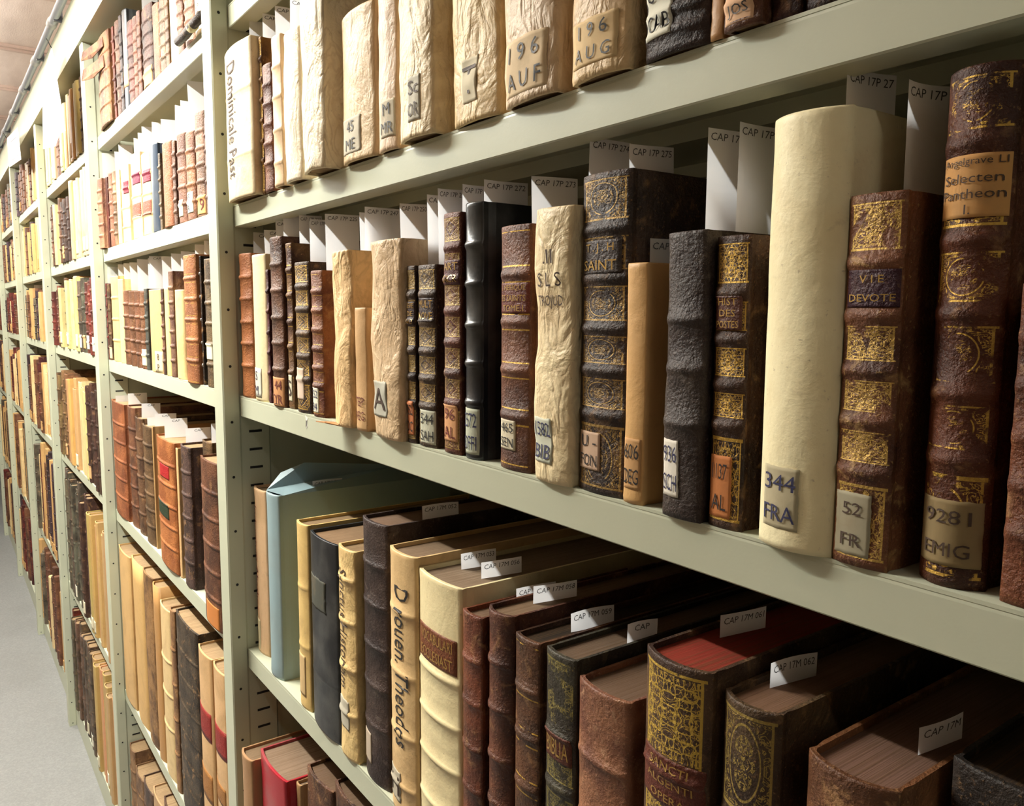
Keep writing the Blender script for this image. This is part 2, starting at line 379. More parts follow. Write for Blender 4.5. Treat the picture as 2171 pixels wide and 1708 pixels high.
# ------------------------------------------------------------------ books
def spine_y(s, w, bul): return bul*min(1.3, abs(s)/(w/2))**2.2
def build_book(name, w, h, d, mat, pg, bands=(), bul=None, crumple=0., band_h=.0022, res=2, lean=0., caps=True, bw=.004, seed=0, pmat=None):
    e = empty(name, (0, 0, 0))
    bul = bul if bul is not None else min(.1*w, .0055)
    t = min(.0028, w*.12)
    nS = {0: 4, 1: 7, 2: 12}[res]
    cols = [(-w/2, d, 0), (-w/2, (d+bul)/2, 0), (-w/2, bul+.012, 0), (-w/2+.0012, bul+.005, 0)]
    cols += [(w*(k/nS-.5), None, 1) for k in range(nS+1)]
    cols += [(w/2-.0012, bul+.005, 0), (w/2, bul+.012, 0), (w/2, (d+bul)/2, 0), (w/2, d, 0)]
    if res == 0: cols = [c for i, c in enumerate(cols) if i not in (1, 3, len(cols)-2, len(cols)-4)]
    zb = sorted((1-b_)*h for b_ in bands)
    rows = []      # z, band amount
    edges = [0.]+zb+[h]
    step = {0: 1, 1: .05, 2: .011}[res] if crumple or res == 2 else 1
    for i in range(len(edges)-1):
        a, c = edges[i], edges[i+1]
        a2 = a+(bw if i else 0); c2 = c-(bw if i < len(edges)-2 else 0)
        n = max(1, int((c2-a2)/step)); n = min(n, 14)
        for k in range(n+1):
            if res < 2 and k == n and n < 4: rows.append((c2-.002, 0., i, .97))
            rows.append((a2+(c2-a2)*k/n, 0., i, (k/n)))
            if res < 2 and k == 0: rows.append((a2+.002, 0., i, .03))
        if i < len(edges)-2:
            if res >= 1: rows += [(c-bw*.6, .55, -1, 0), (c-bw*.25, .95, -1, 0), (c+bw*.25, .95, -1, 0), (c+bw*.6, .55, -1, 0)]
            else: rows += [(c-bw*.4, 1., -1, 0), (c+bw*.4, 1., -1, 0)]
    if caps and res == 2 and h > .05:
        rows = [(0., .0, 0, 0), (.0035, .35, 0, .02)]+[r for r in rows if .005 < r[0] < h-.006]+[(h-.004, .35, len(zb), .97), (h-.0012, .3, len(zb), .99), (h, .0, len(zb), 1)]
    nc = len(cols); nr = len(rows); vs = []; inner = []
    sv = Vector((seed*3.17, seed*1.3, seed*.7))
    for (z, bd, pi, pt) in rows:
        for (x, y, sp) in cols:
            yy = spine_y(x, w, bul)-bd*band_h*(1-.5*(abs(x)/(w/2))**3) if sp else y
            ft = (1 if sp else .35)
            zz = z
            if crumple:
                nv = noise.noise_vector(Vector((x*14, y and y*8 or 0, z*16))+sv); n2 = noise.noise_vector(Vector((x*50, 0, z*55))+sv)
                yy += ft*crumple*(nv.y*.9+n2.y*.55); x2 = x+ft*crumple*nv.x*.7
                if z > h*.97: zz += crumple*nv.z*.8
            else: x2 = x
            x2 = max(-w/2-.001, min(w/2+.001, x2))
            vs.append((x2+lean*z, yy, zz))
            inner.append((max(-w/2+t, min(w/2-t, x2))+lean*z, (yy+t) if sp or y < d*.3 else y, zz))
    N = nr*nc; allv = vs+inner; fs = []; sm = []; uvs = []
    def q(a, b_, c, d_, s, uv=None): fs.append((a, b_, c, d_)); sm.append(s); uvs.append(uv)
    for r in range(nr-1):
        p0, p1 = rows[r], rows[r+1]; isp = p0[2] >= 0 and p0[2] == p1[2]
        for c in range(nc-1):
            a = r*nc+c
            spn = cols[c][2] and cols[c+1][2]
            if isp and spn:
                s0 = cols[c][0]/(w/2); s1 = cols[c+1][0]/(w/2)
                uv = ((s0, p0[3]), (s1, p0[3]), (s1, p1[3]), (s0, p1[3]))
            else: uv = None
            q(a, a+1, a+nc+1, a+nc, bool(spn) or crumple > 0, uv)
            q(N+a+1, N+a, N+a+nc, N+a+nc+1, False)
    for c in range(nc-1):
        q(c+1, c, N+c, N+c+1, False); r = (nr-1)*nc
        q(r+c, r+c+1, N+r+c+1, N+r+c, False)
    for r in range(nr-1):
        a = r*nc; q(a, a+nc, N+a+nc, N+a, False); a = r*nc+nc-1; q(a+nc, a, N+a, N+a+nc, False)
    m = MB(); m.add(allv, fs, 0, sm, uvs); m.build('cover', mat, e)
    # page block with a rounded back
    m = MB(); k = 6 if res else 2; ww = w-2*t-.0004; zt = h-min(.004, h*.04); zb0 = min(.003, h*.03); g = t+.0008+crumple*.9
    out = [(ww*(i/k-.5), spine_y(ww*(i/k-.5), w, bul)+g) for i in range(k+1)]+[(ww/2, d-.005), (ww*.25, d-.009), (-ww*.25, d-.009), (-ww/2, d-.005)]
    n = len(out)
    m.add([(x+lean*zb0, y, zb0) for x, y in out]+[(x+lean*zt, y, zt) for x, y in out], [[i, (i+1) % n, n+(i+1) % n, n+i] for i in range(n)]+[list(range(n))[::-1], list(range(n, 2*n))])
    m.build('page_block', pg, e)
    info = dict(e=e, w=w, h=h, d=d, bul=bul, lean=lean, crumple=crumple, sv=sv, zb=zb, bh=band_h, bw=bw)
    return info
def surf(info, off):
    w, bul, lean, cr, sv = info['w'], info['bul'], info['lean'], info['crumple'], info['sv']
    def f(a, z):
        y = spine_y(a, w, bul)-max([0.]+[info['bh']*(1-abs(z-q)/info['bw']) for q in info['zb'] if abs(z-q) < info['bw']])
        if cr:
            x = a
            nv = noise.noise_vector(Vector((x*14, 0, z*16))+sv); n2 = noise.noise_vector(Vector((x*50, 0, z*55))+sv)
            y += cr*(nv.y*.9+n2.y*.55); a = max(-w/2-.001, min(w/2+.001, a+cr*nv.x*.7))
        return (a+lean*z, y-off, z)
    return f
def patch(info, a0, z0, a1, z1, mat, name='spine_label', off=.0007, ragged=0., lbl=None):
    w = info['w']; a0 = max(a0, -w/2+.0005); a1 = min(a1, w/2-.0005)
    f = surf(info, off); nu, nz = 10, 16 if info['crumple'] or info['zb'] else 6; m = MB(); vs = []
    for j in range(nz+1):
        for i in range(nu+1):
            a = a0+(a1-a0)*i/nu; z = z0+(z1-z0)*j/nz
            if ragged:
                if i in (0, nu): a += ragged*noise.noise(Vector((z*300, a*50, 1)))
                if j in (0, nz): z += ragged*noise.noise(Vector((a*300, z*50, 5)))
            vs.append(f(a, z))
    vs2 = [(x, y+off*.9, z) for x, y, z in vs]; K = len(vs); n1 = nu+1
    m.add(vs+vs2, [(j*n1+i, j*n1+i+1, (j+1)*n1+i+1, (j+1)*n1+i) for j in range(nz) for i in range(nu)]
          + [(i+1, i, K+i, K+i+1) for i in range(nu)]+[(nz*n1+i, nz*n1+i+1, K+nz*n1+i+1, K+nz*n1+i) for i in range(nu)]
          + [(j*n1, (j+1)*n1, K+(j+1)*n1, K+j*n1) for j in range(nz)]+[((j+1)*n1+nu, j*n1+nu, K+j*n1+nu, K+(j+1)*n1+nu) for j in range(nz)], 0, True)
    o = m.build(name, mat, info['e'])
    if lbl: o['label'] = lbl
    return o
ROWBOOKS = {}
def place(bi, row, spec, y0=0.):
    """spec: uL,uR,vm,vtop + options -> a book standing on the shelf, its spine at y0"""
    uL, uR, vm, vt = spec[:4]; k = dict(spec[4])
    z = ZS[row]; y = k.pop('y', y0)
    bg = k.get('bul') or .0035
    xl = at(uL, vm, 1, y+bg*.7)[0]; xr = at(uR, vm, 1, y+bg*.7)[0]
    key = (bi, row); prev = ROWBOOKS.setdefault(key, [])
    if prev and not k.get('over'): xl = max(xl, prev[-1]['x1']+.0006)
    k.pop('over', None)
    xl = max(xl, BAYX[bi][0]+.001); xr = min(xr, BAYX[bi][1]-.001) if bi else xr
    xr = max(xr, xl+.009)
    gap = ({'Z': 2.245-.006, 'A': ZS['Z'], 'B': ZS['A'], 'C': ZS['B'], 'D': ZS['C'], 'E': ZS['D']}[row])-z-.02
    h = k.pop('h', None) or (z_for((xl+xr)/2 if vt > 0 else xl, y+.003, vt)-z)
    h = min(h, gap)
    if h < .06: h = .06
    return make(bi, row, xl, xr, h, y, **k)
def make(bi, row, xl, xr, h, y, kind='leather', c=None, c2=None, gilt='', nb=None, bands=None, res=2, crumple=0., lean=0., d=None, pg='a58a68', desc='', name=None, labs=(), wear=.35, bul=None, gold='c9a24a', gw=.5, stain='a9865a', amt=.5, band_h=.0022, rough=None, worn='b58a5c', sub=()):
    z = ZS[row]; w = xr-xl
    if kind == 'leather': mat = leather(c or '6b3f28', c2 or '3a2016', gilt, wear, rough or .42, worn, gold, gw)
    elif kind == 'vellum': mat = vellum(c or 'd9bd8c', stain, amt, .5, .12 if crumple < .0011 else (.5 if crumple < .0025 else .8))
    else: mat = cloth(c, rough or .5)
    nb = (5 if kind == 'leather' else 0) if nb is None else nb
    if bands is None and bi == 0 and nb in (5, 6): bands = {5: (.16, .31, .47, .62, .775), 6: (.14, .27, .40, .53, .66, .785)}[nb]
    if bands is None: bands = [(i+1)/(nb+1)*.96+.02 for i in range(nb)]
    d = d or min(.36, max(.1, h*.68))
    name = name or {'leather': 'leather_book', 'vellum': 'vellum_book', 'cloth': 'cloth_book'}[kind]
    seed = len(ROWBOOKS.get((bi, row), []))+bi*31+ord(row)
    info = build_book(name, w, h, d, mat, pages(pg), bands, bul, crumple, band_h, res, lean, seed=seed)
    e = info['e']; e.location = ((xl+xr)/2, y, z+.0002); e['category'] = 'book'
    info.update(x0=xl, x1=xr+max(0, lean*h)*0, y=y, z=z, desc=desc, bi=bi, row=row)
    ROWBOOKS.setdefault((bi, row), []).append(info)
    for L in labs: add_label(info, *L)
    return info
def add_label(info, u0, v0, u1, v1, col, lines=None, ink='k', vert=False, ragged=0., wordcol=None, fill=.84, hfill=.62):
    xc = (info['x0']+info['x1'])/2; y = info['y']; vm = (v0+v1)/2
    w = info['w']; a0 = a1 = 0.
    for _ in range(3):
        a0 = at(u0, vm, 1, y+spine_y(a0, w, info['bul']))[0]-xc; a1 = at(u1, vm, 1, y+spine_y(a1, w, info['bul']))[0]-xc
        a0 = max(a0, -w/2*.9); a1 = min(a1, w/2*.93)
    if vert and a1-a0 < w*.42: a0, a1 = -w*.4, w*.12
    elif a1-a0 < w*.12: a0, a1 = -w*.35, w*.35
    zt = z_for(xc+(a0+a1)/2, y, v0)-info['z']; zb = z_for(xc+(a0+a1)/2, y, v1)-info['z']
    zb = max(zb, .001); zt = min(zt, info['h']-.004)
    lean = info['lean']; sh = lean*(zt+zb)/2; a0 -= sh*0; a1 -= sh*0
    par = info['e']
    if col:
        par = patch(info, a0, zb, a1, zt, paper(col) if not col.startswith('L') else leather(col[1:], col[1:], '', .1), 'spine_label' if not col.startswith('L') else 'title_label', ragged=ragged)
    if lines:
        mt = {'k': INK, 'b': INKB, 'f': FADED, 'g': GOLDT, 'r': REDINK}[ink]
        lettering(surf(info, .0013 if col else .0008), lines, (a0, zb, a1, zt), mt, par, vert=vert, fill=fill, hfill=hfill)
V = 'vellum'; K = 'cloth'
# ---- nearest bay, upper row (shelf A)
RA = [
 (476, 533, 260, 97, dict(kind=V, c='e9d6b0', nb=0, bands=(.3, .72), band_h=.001, crumple=.001, y=-.018, desc='cream vellum book with faded vertical script on its spine', labs=[(478, 110, 492, 400, None, ['Dominicale Past'], 'f', True)])),
 (541, 558, 240, 80, dict(c='8a6228', c2='4a2d17', gilt='ornate', nb=6, gw=1., y=-.004, desc='slim gold-tooled book')),
 (559, 577, 260, 138, dict(c='8a5a42', c2='5a3426', nb=5, y=-.006, desc='short plain brown leather book')),
 (578, 598, 230, 78, dict(kind=V, c='e8c8a0', bands=(.2, .4, .62, .84), band_h=.0015, y=-.012, desc='slim pinkish vellum book with raised cords')),
 (599, 633, 230, 68, dict(kind=V, c='f3e8cf', amt=.2, crumple=.002, y=-.014, desc='pale glaring vellum book')),
 (636, 683, 200, -60, dict(kind=V, c='f0e2c2', amt=.4, crumple=.0035, y=-.022, desc='tall vellum book with a tattered shredding spine')),
 (722, 790, 200, 20, dict(kind=V, c='dcc095', crumple=.0015, y=-.01, desc='plain tan vellum book with torn paper label', labs=[(728, 250, 764, 325, 'cbc3ae', ['45', 'ME'], 'k', False, .001)])),
 (799, 838, 160, -40, dict(kind=V, c='dcc0a0', crumple=.0022, y=-.008, desc='narrow pinkish vellum book with torn paper label', labs=[(806, 212, 835, 290, 'c9bfa8', ['M', 'MR'], 'k', False, .001)])),
 (841, 915, 160, -40, dict(kind=V, c='ecd7ad', crumple=.003, y=-.015, desc='wrinkled cream vellum book with grey label', labs=[(866, 160, 892, 255, 'c4bfae', ['Sc', 'OR'], 'f', False, .001)])),
 (955, 1053, 130, -40, dict(kind=V, c='e2c794', crumple=.0045, y=-.008, desc='deeply creased yellow vellum book', labs=[(978, 122, 1010, 216, 'd2c8ac', ['T'], 'f', False, .0012)])),
 (1062, 1178, 110, -40, dict(kind=V, c='dbc2a0', crumple=.003, y=-.012, desc='wide vellum book lettered 196 AUF', labs=[(1063, 78, 1160, 196, 'd8c19c', ['1 9 6', 'A U F'], 'k', False, .0008, None, .8, .6)])),
 (1209, 1330, 60, -40, dict(kind=V, c='ddbf90', crumple=.0028, y=-.01, desc='wide vellum book lettered 196 AUG', labs=[(1212, 38, 1310, 136, 'd9bd8e', ['1 9 6', 'A U G'], 'k', False, .0008, None, .78, .6)])),
 (1366, 1500, 60, -40, dict(c='3b2a24', c2='231713', nb=4, wear=.5, worn='6b5a4c', y=-.006, desc='dark worn leather book with white CAB label', labs=[(1370, -45, 1427, 80, 'dcdac8', ['C 19', 'CAB'], 'k', False, 0, None, .86, .5)])),
 (1510, 1533, 30, -60, dict(kind=V, c='b98a58', y=-.002, desc='thin orange-tan vellum book')),
 (1537, 1618, 30, -60, dict(c='6b4028', c2='3f2417', nb=4, y=-.008, desc='brown leather book with pink paper label', labs=[(1541, -50, 1600, 48, 'd9b08c', ['4', 'JOS'], 'k', False, 0, None, .8, .55)])),
 (1636, 1700, 10, -80, dict(c='4a2018', c2='2c120d', nb=4, y=.0, desc='dark red leather book')),
 (1712, 1786, 4, -80, dict(c='3a1812', c2='24100c', nb=4, y=.002, desc='very dark oxblood leather book')),
]
for s in RA: place(0, 'A', s, -.01)
# ---- nearest bay, middle row (shelf B)
RB = [
 (499, 533, 690, 538, dict(c='a9693c', c2='8a5330', nb=5, wear=.15, desc='orange-tan leather book with five raised bands')),
 (535, 563, 690, 540, dict(kind=V, c='f0dfb2', amt=.2, desc='smooth cream vellum book with small inked label', labs=[(540, 780, 555, 842, 'd8d6c4', ['S', 'M'], 'b')])),
 (563, 573, 700, 572, dict(c='5a2a30', c2='33161a', nb=5, y=.004, desc='thin dark purple-brown leather book')),
 (574, 599, 680, 503, dict(c='6f4a36', c2='3d241b', nb=5, desc='brown leather book with frayed cap and orange paper band', labs=[(566, 800, 602, 862, 'c08a5c', ['1 44', 'TYR'], 'r')], y=-.003)),
 (605, 623, 700, 516, dict(c='7a5a36', c2='43241e', nb=5, desc='slim gilt brown book with dark wine cover', gilt='lines', y=.004, labs=[(606, 795, 620, 850, 'd3ccb0', ['S'], 'f')])),
 (626, 655, 720, 556, dict(c='5c4630', c2='35241b', nb=5, gilt='diamond', gw=.6, desc='squat chipped brown leather book with pale label', labs=[(628, 780, 645, 846, 'cdb8a4')], wear=.6)),
 (661, 685, 720, 574, dict(c='8a5634', c2='5a2c1c', nb=6, gilt='lines', desc='rust-brown leather book with white number label', labs=[(659, 822, 676, 874, 'dcd8c4', ['252', '34'], 'b')])),
 (704, 742, 700, 532, dict(kind=V, c='ecc893', crumple=.005, desc='crumpled vellum book curling at its foot', y=-.01)),
 (754, 778, 780, 652, dict(kind=V, c='cfa878', crumple=.001, y=-.006, desc='very small slim vellum book', labs=[(755, 836, 774, 896, None, ['TEP', 'REG'], 'r')])),
 (783, 846, 700, 508, dict(kind=V, c='dcc09a', crumple=.0042, y=-.01, desc='large crumpled vellum book with torn grey label', labs=[(792, 808, 820, 882, 'b5b3a4', ['A'], 'f', False, .0015)])),
 (850, 884, 740, 564, dict(c='4c3a2c', c2='2e1f1a', nb=5, gilt='ornate', gw=.7, gold='a58a4c', desc='short dark gilt book with orange 152 DC label', labs=[(849, 850, 878, 921, 'd0845a', ['152', 'DC'], 'k'), (851, 640, 884, 690, 'L3a2420', ['LEVE', 'DE', 'DAVID'], 'g')])),
 (887, 925, 740, 562, dict(c='54402e', c2='33231c', nb=5, gilt='diamond', gw=.9, gold='a58a4c', desc='short dark gilt book with diamond tooling', labs=[(893, 870, 926, 941, 'c3c3ae', ['544', 'SAH'], 'k'), (889, 632, 922, 682, 'L3a2825', ['MULT', 'NOVE'], 'g')])),
 (942, 978, 700, 452, dict(c='6b3826', c2='3c1e17', nb=6, gilt='diamond', gw=.8, gold='a58a4c', desc='tall slim red-brown gilt book with orange 96 AL label', labs=[(931, 858, 970, 935, 'd09a6c', ['96', 'AL'], 'r'), (942, 552, 977, 604, 'L5a3230', ['ART', 'SACR'], 'g')])),
 (986, 1023, 690, 430, dict(kind=K, c='202226', nb=5, rough=.3, desc='black cloth book with pale 2572 OFFI label', bul=.005, labs=[(976, 866, 1013, 962, 'b9bda8', ['2572', 'OFFI'], 'b')])),
 (1060, 1124, 730, 478, dict(c='7a4c34', c2='4f2f22', nb=4, bands=(.195, .387, .584, .773), gilt='lines', gw=.7, wear=.2, desc='brown leather book titled in gold with 465 SEN label', labs=[(1054, 890, 1093, 952, 'cdc3a8', ['465', 'SEN'], 'k'), (1061, 600, 1124, 664, 'L6b3022', ['L HERIQUE', 'ES SAINTS', 'TOME.I'], 'g')])),
 (1132, 1212, 720, 438, dict(kind=V, c='ecd9ae', crumple=.0032, y=-.006, desc='wrinkled cream vellum book with faint ink and grey label', labs=[(1140, 520, 1200, 665, None, ['.II', 'S L S', 'TROJUD'], 'f'), (1135, 885, 1170, 980, 'c6c8b4', ['1582', 'BIB'], 'b', False, .001)])),
 (1228, 1330, 720, 366, dict(c='45342a', c2='2a1d18', nb=5, bands=(.17, .32, .475, .607, .747), gilt='medal', gw=.65, gold='a3854c', desc='big dark brown book with gilt medallions and pink FON label', labs=[(1219, 915, 1272, 994, 'c3a58c', ['U -', 'FON'], 'k'), (1228, 510, 1318, 580, 'L3f332e', ['T . J . H', 'SAINT'], 'g')], wear=.3, pg='6b4d38')),
 (1309, 1372, 800, 558, dict(kind=V, c='d3a76c', amt=.25, crumple=.0006, desc='smooth tan vellum book inked 606 DEG', labs=[(1301, 930, 1358, 1036, 'c69a68', ['606', 'DEG'], 'k', False, 0, None, .9, .6)])),
 (1412, 1494, 760, 490, dict(c='3f342e', c2='2c1c17', nb=3, bands=(.3, .47, .66), wear=.7, worn='5e5248', crumple=.0016, y=-.006, desc='battered near-black leather book with white 936 SCH label', labs=[(1381, 932, 1440, 1052, 'dcd6c8', ['936', 'SCH'], 'b', False, .0006, None, .9, .58)])),
 (1514, 1586, 780, 500, dict(c='4a3020', c2='2a1a14', nb=4, bands=(.19, .345, .5, .64), gilt='ornate', gw=1., desc='dark book with dense gold tooling and orange label', labs=[(1489, 966, 1550, 1096, 'c07a48', ['1137', 'AL'], 'k', False, .0005, None, .7, .5), (1512, 628, 1574, 700, 'L5a3226', ['HIST', 'DES', 'POSTES'], 'g')])),
 (1628, 1790, 520, 236, dict(kind=V, c='f6ebc0', stain='d8c28c', amt=.4, bul=.0085, crumple=.001, y=-.008, d=.2, desc='large plain ivory vellum book with grey 344 FRA label', labs=[(1621, 990, 1693, 1120, 'b4aa8c', ['344', 'FRA'], 'b', False, .0005, None, .9, .52)])),
 (1797, 1918, 560, 410, dict(c='7a4c30', c2='4a2a1c', nb=5, bands=(.177, .318, .464, .6, .738), gilt='ornate', gw=.55, gold='cba85a', wear=.9, worn='c09a62', y=-.002, desc='gilt brown book with purple VIE DEVOTE title label', labs=[(1764, 1045, 1846, 1176, 'a39c84', ['52', 'FR'], 'f', False, .0006, None, .6, .4), (1800, 572, 1918, 652, 'L3a1826', ['V I E', 'DEVOTE'], 'g', False, 0, None, .9, .4)])),
 (1985, 2135, 560, 140, dict(c='5e3018', c2='3a1c10', nb=5, bands=(.14, .32, .46, .615, .745), gilt='medal', gw=.4, wear=.35, bul=.009, y=.004, desc='tallest brown leather book with handwritten orange title label', labs=[(1955, 1060, 2084, 1198, '8f7c58', ['9281', 'EMIG'], 'f', False, .0004, None, .75, .42), (1985, 328, 2168, 462, 'c8965c', ['Angelgrave Ll', 'Selecten', 'Pantheon', 'I.'], 'f', False, 0, None, .95, .62)])),
 (2163, 2290, 700, 600, dict(c='6b3a20', c2='3f2012', nb=5, wear=.6, y=.004, desc='brown leather book cut off by the right edge')),
]
for s in RB: place(0, 'B', s, 0.)
# ---- nearest bay, lower row (shelf C): tall folios seen from above
RC = [
 (524, 560, 1040, 1036, dict(kind=V, c='e2bd94', nb=0, y=.012, d=.25, crumple=.0008, desc='pink-cream vellum folio with vertical script', labs=[(525, 1050, 548, 1315, None, ['Inderatum Abathea'], 'r', True), (541, 1310, 553, 1375, 'cfc39c')], pg='7d6a50')),
 (564, 590, 1060, 1045, dict(kind=K, c='8fa6ab', name='wrapped_parcel', rough=.45, y=.0, d=.28, bul=.006, desc='folio wrapped in pale blue paper', pg='4d6470')),
 (627, 651, 1110, 1108, dict(kind=V, c='dcbc78', bands=(.34, .66), band_h=.001, y=.0, d=.27, desc='narrow yellow vellum folio', labs=[(630, 1385, 648, 1470, 'c9ac7c')], pg='8a7355')),
 (654, 713, 1160, 1140, dict(kind=K, c='1d2126', rough=.42, y=-.004, d=.25, desc='black folio with scuffed grey mark on its spine', bands=(.72,), band_h=.001, labs=[(658, 1225, 690, 1290, '4f5048', None, 'k', False, .003)], pg='8a7055')),
 (714, 751, 1170, 1162, dict(kind=V, c='e8c98a', bands=(.14, .34, .56, .78), band_h=.0025, crumple=.0012, y=-.004, d=.25, desc='cream vellum folio with brown script and raised cords', labs=[(717, 1180, 742, 1480, None, ['Sanctus Historiam'], 'f', True), (718, 1480, 740, 1540, 'b8b2a0', None, 'k', False, .002)], pg='8a7355')),
 (765, 817, 1120, 1104, dict(c='44342e', c2='2a1c1a', nb=5, wear=.4, worn='7a6c62', y=.0, d=.34, desc='tall black-brown leather folio with ragged cap', labs=[(770, 1548, 788, 1610, 'b5a692')], pg='7a6250')),
 (822, 879, 1190, 1170, dict(kind=V, c='e2c08a', bands=(.22, .45, .68, .88), band_h=.002, crumple=.0008, y=-.004, d=.33, desc='cream vellum folio with large dark gothic script', labs=[(836, 1240, 870, 1590, None, ['D rouen. Theodos'], 'k', True, 0, None, .97, .8), (822, 1628, 850, 1690, 'b9b09c', ['H'], 'f', False, .002)], pg='86705a')),
 (884, 975, 1250, 1226, dict(kind=V, c='efe0b0', amt=.2, bands=(.34, .5, .66, .83), band_h=.0022, y=-.002, d=.33, desc='wide ivory vellum folio with red-brown title band', labs=[(882, 1338, 968, 1410, 'L7a4426', ['VOCABULARI', 'ECCLESIAST'], 'g')], pg='8f7b66')),
 (981, 1023, 1310, 1300, dict(c='7a4026', c2='4c2618', nb=5, y=-.006, d=.2, desc='slim red-brown leather folio', pg='7a6250')),
 (1031, 1088, 1320, 1296, dict(c='6b3f2c', c2='40251c', nb=5, y=-.004, d=.31, bul=.008, desc='thick brown leather folio with five bands', pg='7d6650')),
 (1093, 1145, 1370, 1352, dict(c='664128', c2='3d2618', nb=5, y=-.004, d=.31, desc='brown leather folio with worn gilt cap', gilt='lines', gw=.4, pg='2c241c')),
 (1158, 1222, 1410, 1385, dict(c='3f3a2c', c2='2c241e', nb=5, wear=.5, worn='6a6248', gilt='ornate', gw=.35, bands=(.24, .4, .58, .78), gold='8f8248', y=-.004, d=.31, desc='dark greenish leather folio with red title label', labs=[(1146, 1555, 1212, 1612, 'L5a2c1c', ['BIBLIA'], 'g')], pg='6b5848')),
 (1223, 1333, 1510, 1462, dict(c='9a6a4c', c2='6a4030', nb=4, wear=.8, worn='c39a78', y=-.006, d=.28, crumple=.0012, desc='scuffed pinkish leather folio with peeling spine', pg='6f5948')),
 (1366, 1508, 1430, 1400, dict(c='5e4630', c2='3a261c', nb=5, gilt='ornate', gw=.95, bands=(.24, .41, .58, .76), gold='c9a84a', y=-.012, d=.31, bul=.009, desc='wide gold-tooled folio with red page edges lettered SANCTI', labs=[(1366, 1608, 1500, 1708, 'L5e2c1e', ['SANCTI', 'ALGENTI', 'OPERA'], 'g', False, 0, None, .85, .5)], pg='8a3226')),
 (1531, 1655, 1540, 1492, dict(c='57432c', c2='36261a', bands=(.25, .42, .6, .78), gilt='medal', gw=.8, gold='a38c4a', y=-.006, d=.33, bul=.008, desc='brown folio with gilt medallion panels', pg='7a5c48')),
 (1706, 1905, 1680, 1638, dict(c='8a5a38', c2='5a3822', nb=5, wear=.7, y=-.006, d=.34, bul=.0085, desc='very thick worn folio at the bottom of the photo', pg='75584a')),
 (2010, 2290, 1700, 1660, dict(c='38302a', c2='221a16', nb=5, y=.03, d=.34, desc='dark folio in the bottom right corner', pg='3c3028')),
]
for s in RC: place(0, 'C', s, 0.)
# ---- nearest bay, bottom row (shelf D): only the tops show
def at_z(u, v, z): return at(u, v, 2, z)
RD = [
 (512, 532, 1620, 1600, dict(kind=V, c='a9825c', y=-.03, d=.3, crumple=.001, desc='worn tan folio with frayed edges', pg='7d6850')),
 (533, 603, 1640, 1622, dict(kind=K, c='a81d2c', y=-.018, d=.3, desc='folio with bright red cloth cover', pg='8a7460', rough=.4)),
 (605, 640, 1680, 1660, dict(kind=V, c='a8845c', y=.0, d=.24, crumple=.002, desc='ragged tan folio beside the red one', pg='8a7560')),
 (650, 700, 1690, 1650, dict(c='6b4630', c2='432a1e', y=.0, d=.28, crumple=.002, wear=.8, desc='frayed brown folio under the lower shelf lip', pg='6b5544')),
 (705, 770, 1720, 1690, dict(c='5a3a28', c2='38231a', y=.004, d=.26, desc='dark brown folio half hidden by the shelf lip', pg='6b5544')),
]
for s in RD: place(0, 'D', s, 0.)
# ---- second bay
def R(bi, row, L, y0=0., res=1):
    for (uL, uR, vm, vt, kd, c, c2, ex, desc) in L:
        k = dict(kind={'L': 'leather', 'V': V, 'K': K}[kd], c=c, desc=desc, res=res)
        if kd == 'L': k['c2'] = c2 or '3a2218'
        k.update(ex); place(bi, row, (uL, uR, vm, vt, k), y0)
R(1, 'Z', [
 (207, 232, 180, 78, 'L', '8a5e38', '5a3622', dict(nb=4, wear=.8, y=-.01), 'tattered brown book with torn hanging flaps'),
 (233, 243, 120, 42, 'L', '7a3c2c', '4a2219', dict(nb=6), 'thin red-brown leather book'),
 (244, 253, 110, 26, 'L', '6b4a38', '3d261d', dict(nb=6), 'thin brown banded book'),
 (254, 259, 100, 18, 'L', '3c3030', '241c1c', dict(nb=6), 'very thin blackish book'),
 (260, 269, 100, 7, 'K', '20242e', '', dict(rough=.35, labs=[(260, 140, 272, 186, 'd9a880')]), 'tall black cloth book with peach label'),
 (270, 281, 100, 47, 'L', '6b3a30', '402018', dict(nb=6), 'red-brown ribbed book'),
 (282, 290, 90, 38, 'L', '7a4c38', '4a2a20', dict(nb=6), 'light brown ribbed book'),
 (291, 298, 90, 26, 'L', '6b4434', '402820', dict(nb=6), 'narrow brown ribbed book'),
 (299, 322, 90, 18, 'L', '4a2a20', '2c1812', dict(nb=5, labs=[(304, 146, 321, 184, 'd3a070')]), 'dark chestnut book with peach label'),
 (323, 337, 80, 12, 'L', '9a6444', '70422c', dict(nb=0), 'smooth light brown leather book'),
 (338, 350, 70, 0, 'L', '8a7258', '5c4834', dict(nb=5, wear=.6), 'greyish brown mottled book'),
 (351, 358, 60, -10, 'L', '7a5c44', '4c3828', dict(nb=5), 'narrow mottled brown book'),
 (359, 375, 60, -20, 'V', 'f2e2b8', '', dict(), 'cream vellum book'),
 (376, 388, 60, -20, 'L', 'a07258', '6b4838', dict(nb=4), 'pale brown book with white label'),
 (389, 409, 40, -20, 'L', 'b08468', '7a5440', dict(nb=4), 'pinkish tan book'),
 (410, 436, 40, -20, 'V', 'f3e6c4', '', dict(labs=[(414, 4, 424, 60, None, ['S H S'], 'f', True)]), 'bright cream vellum book with vertical letters'),
])
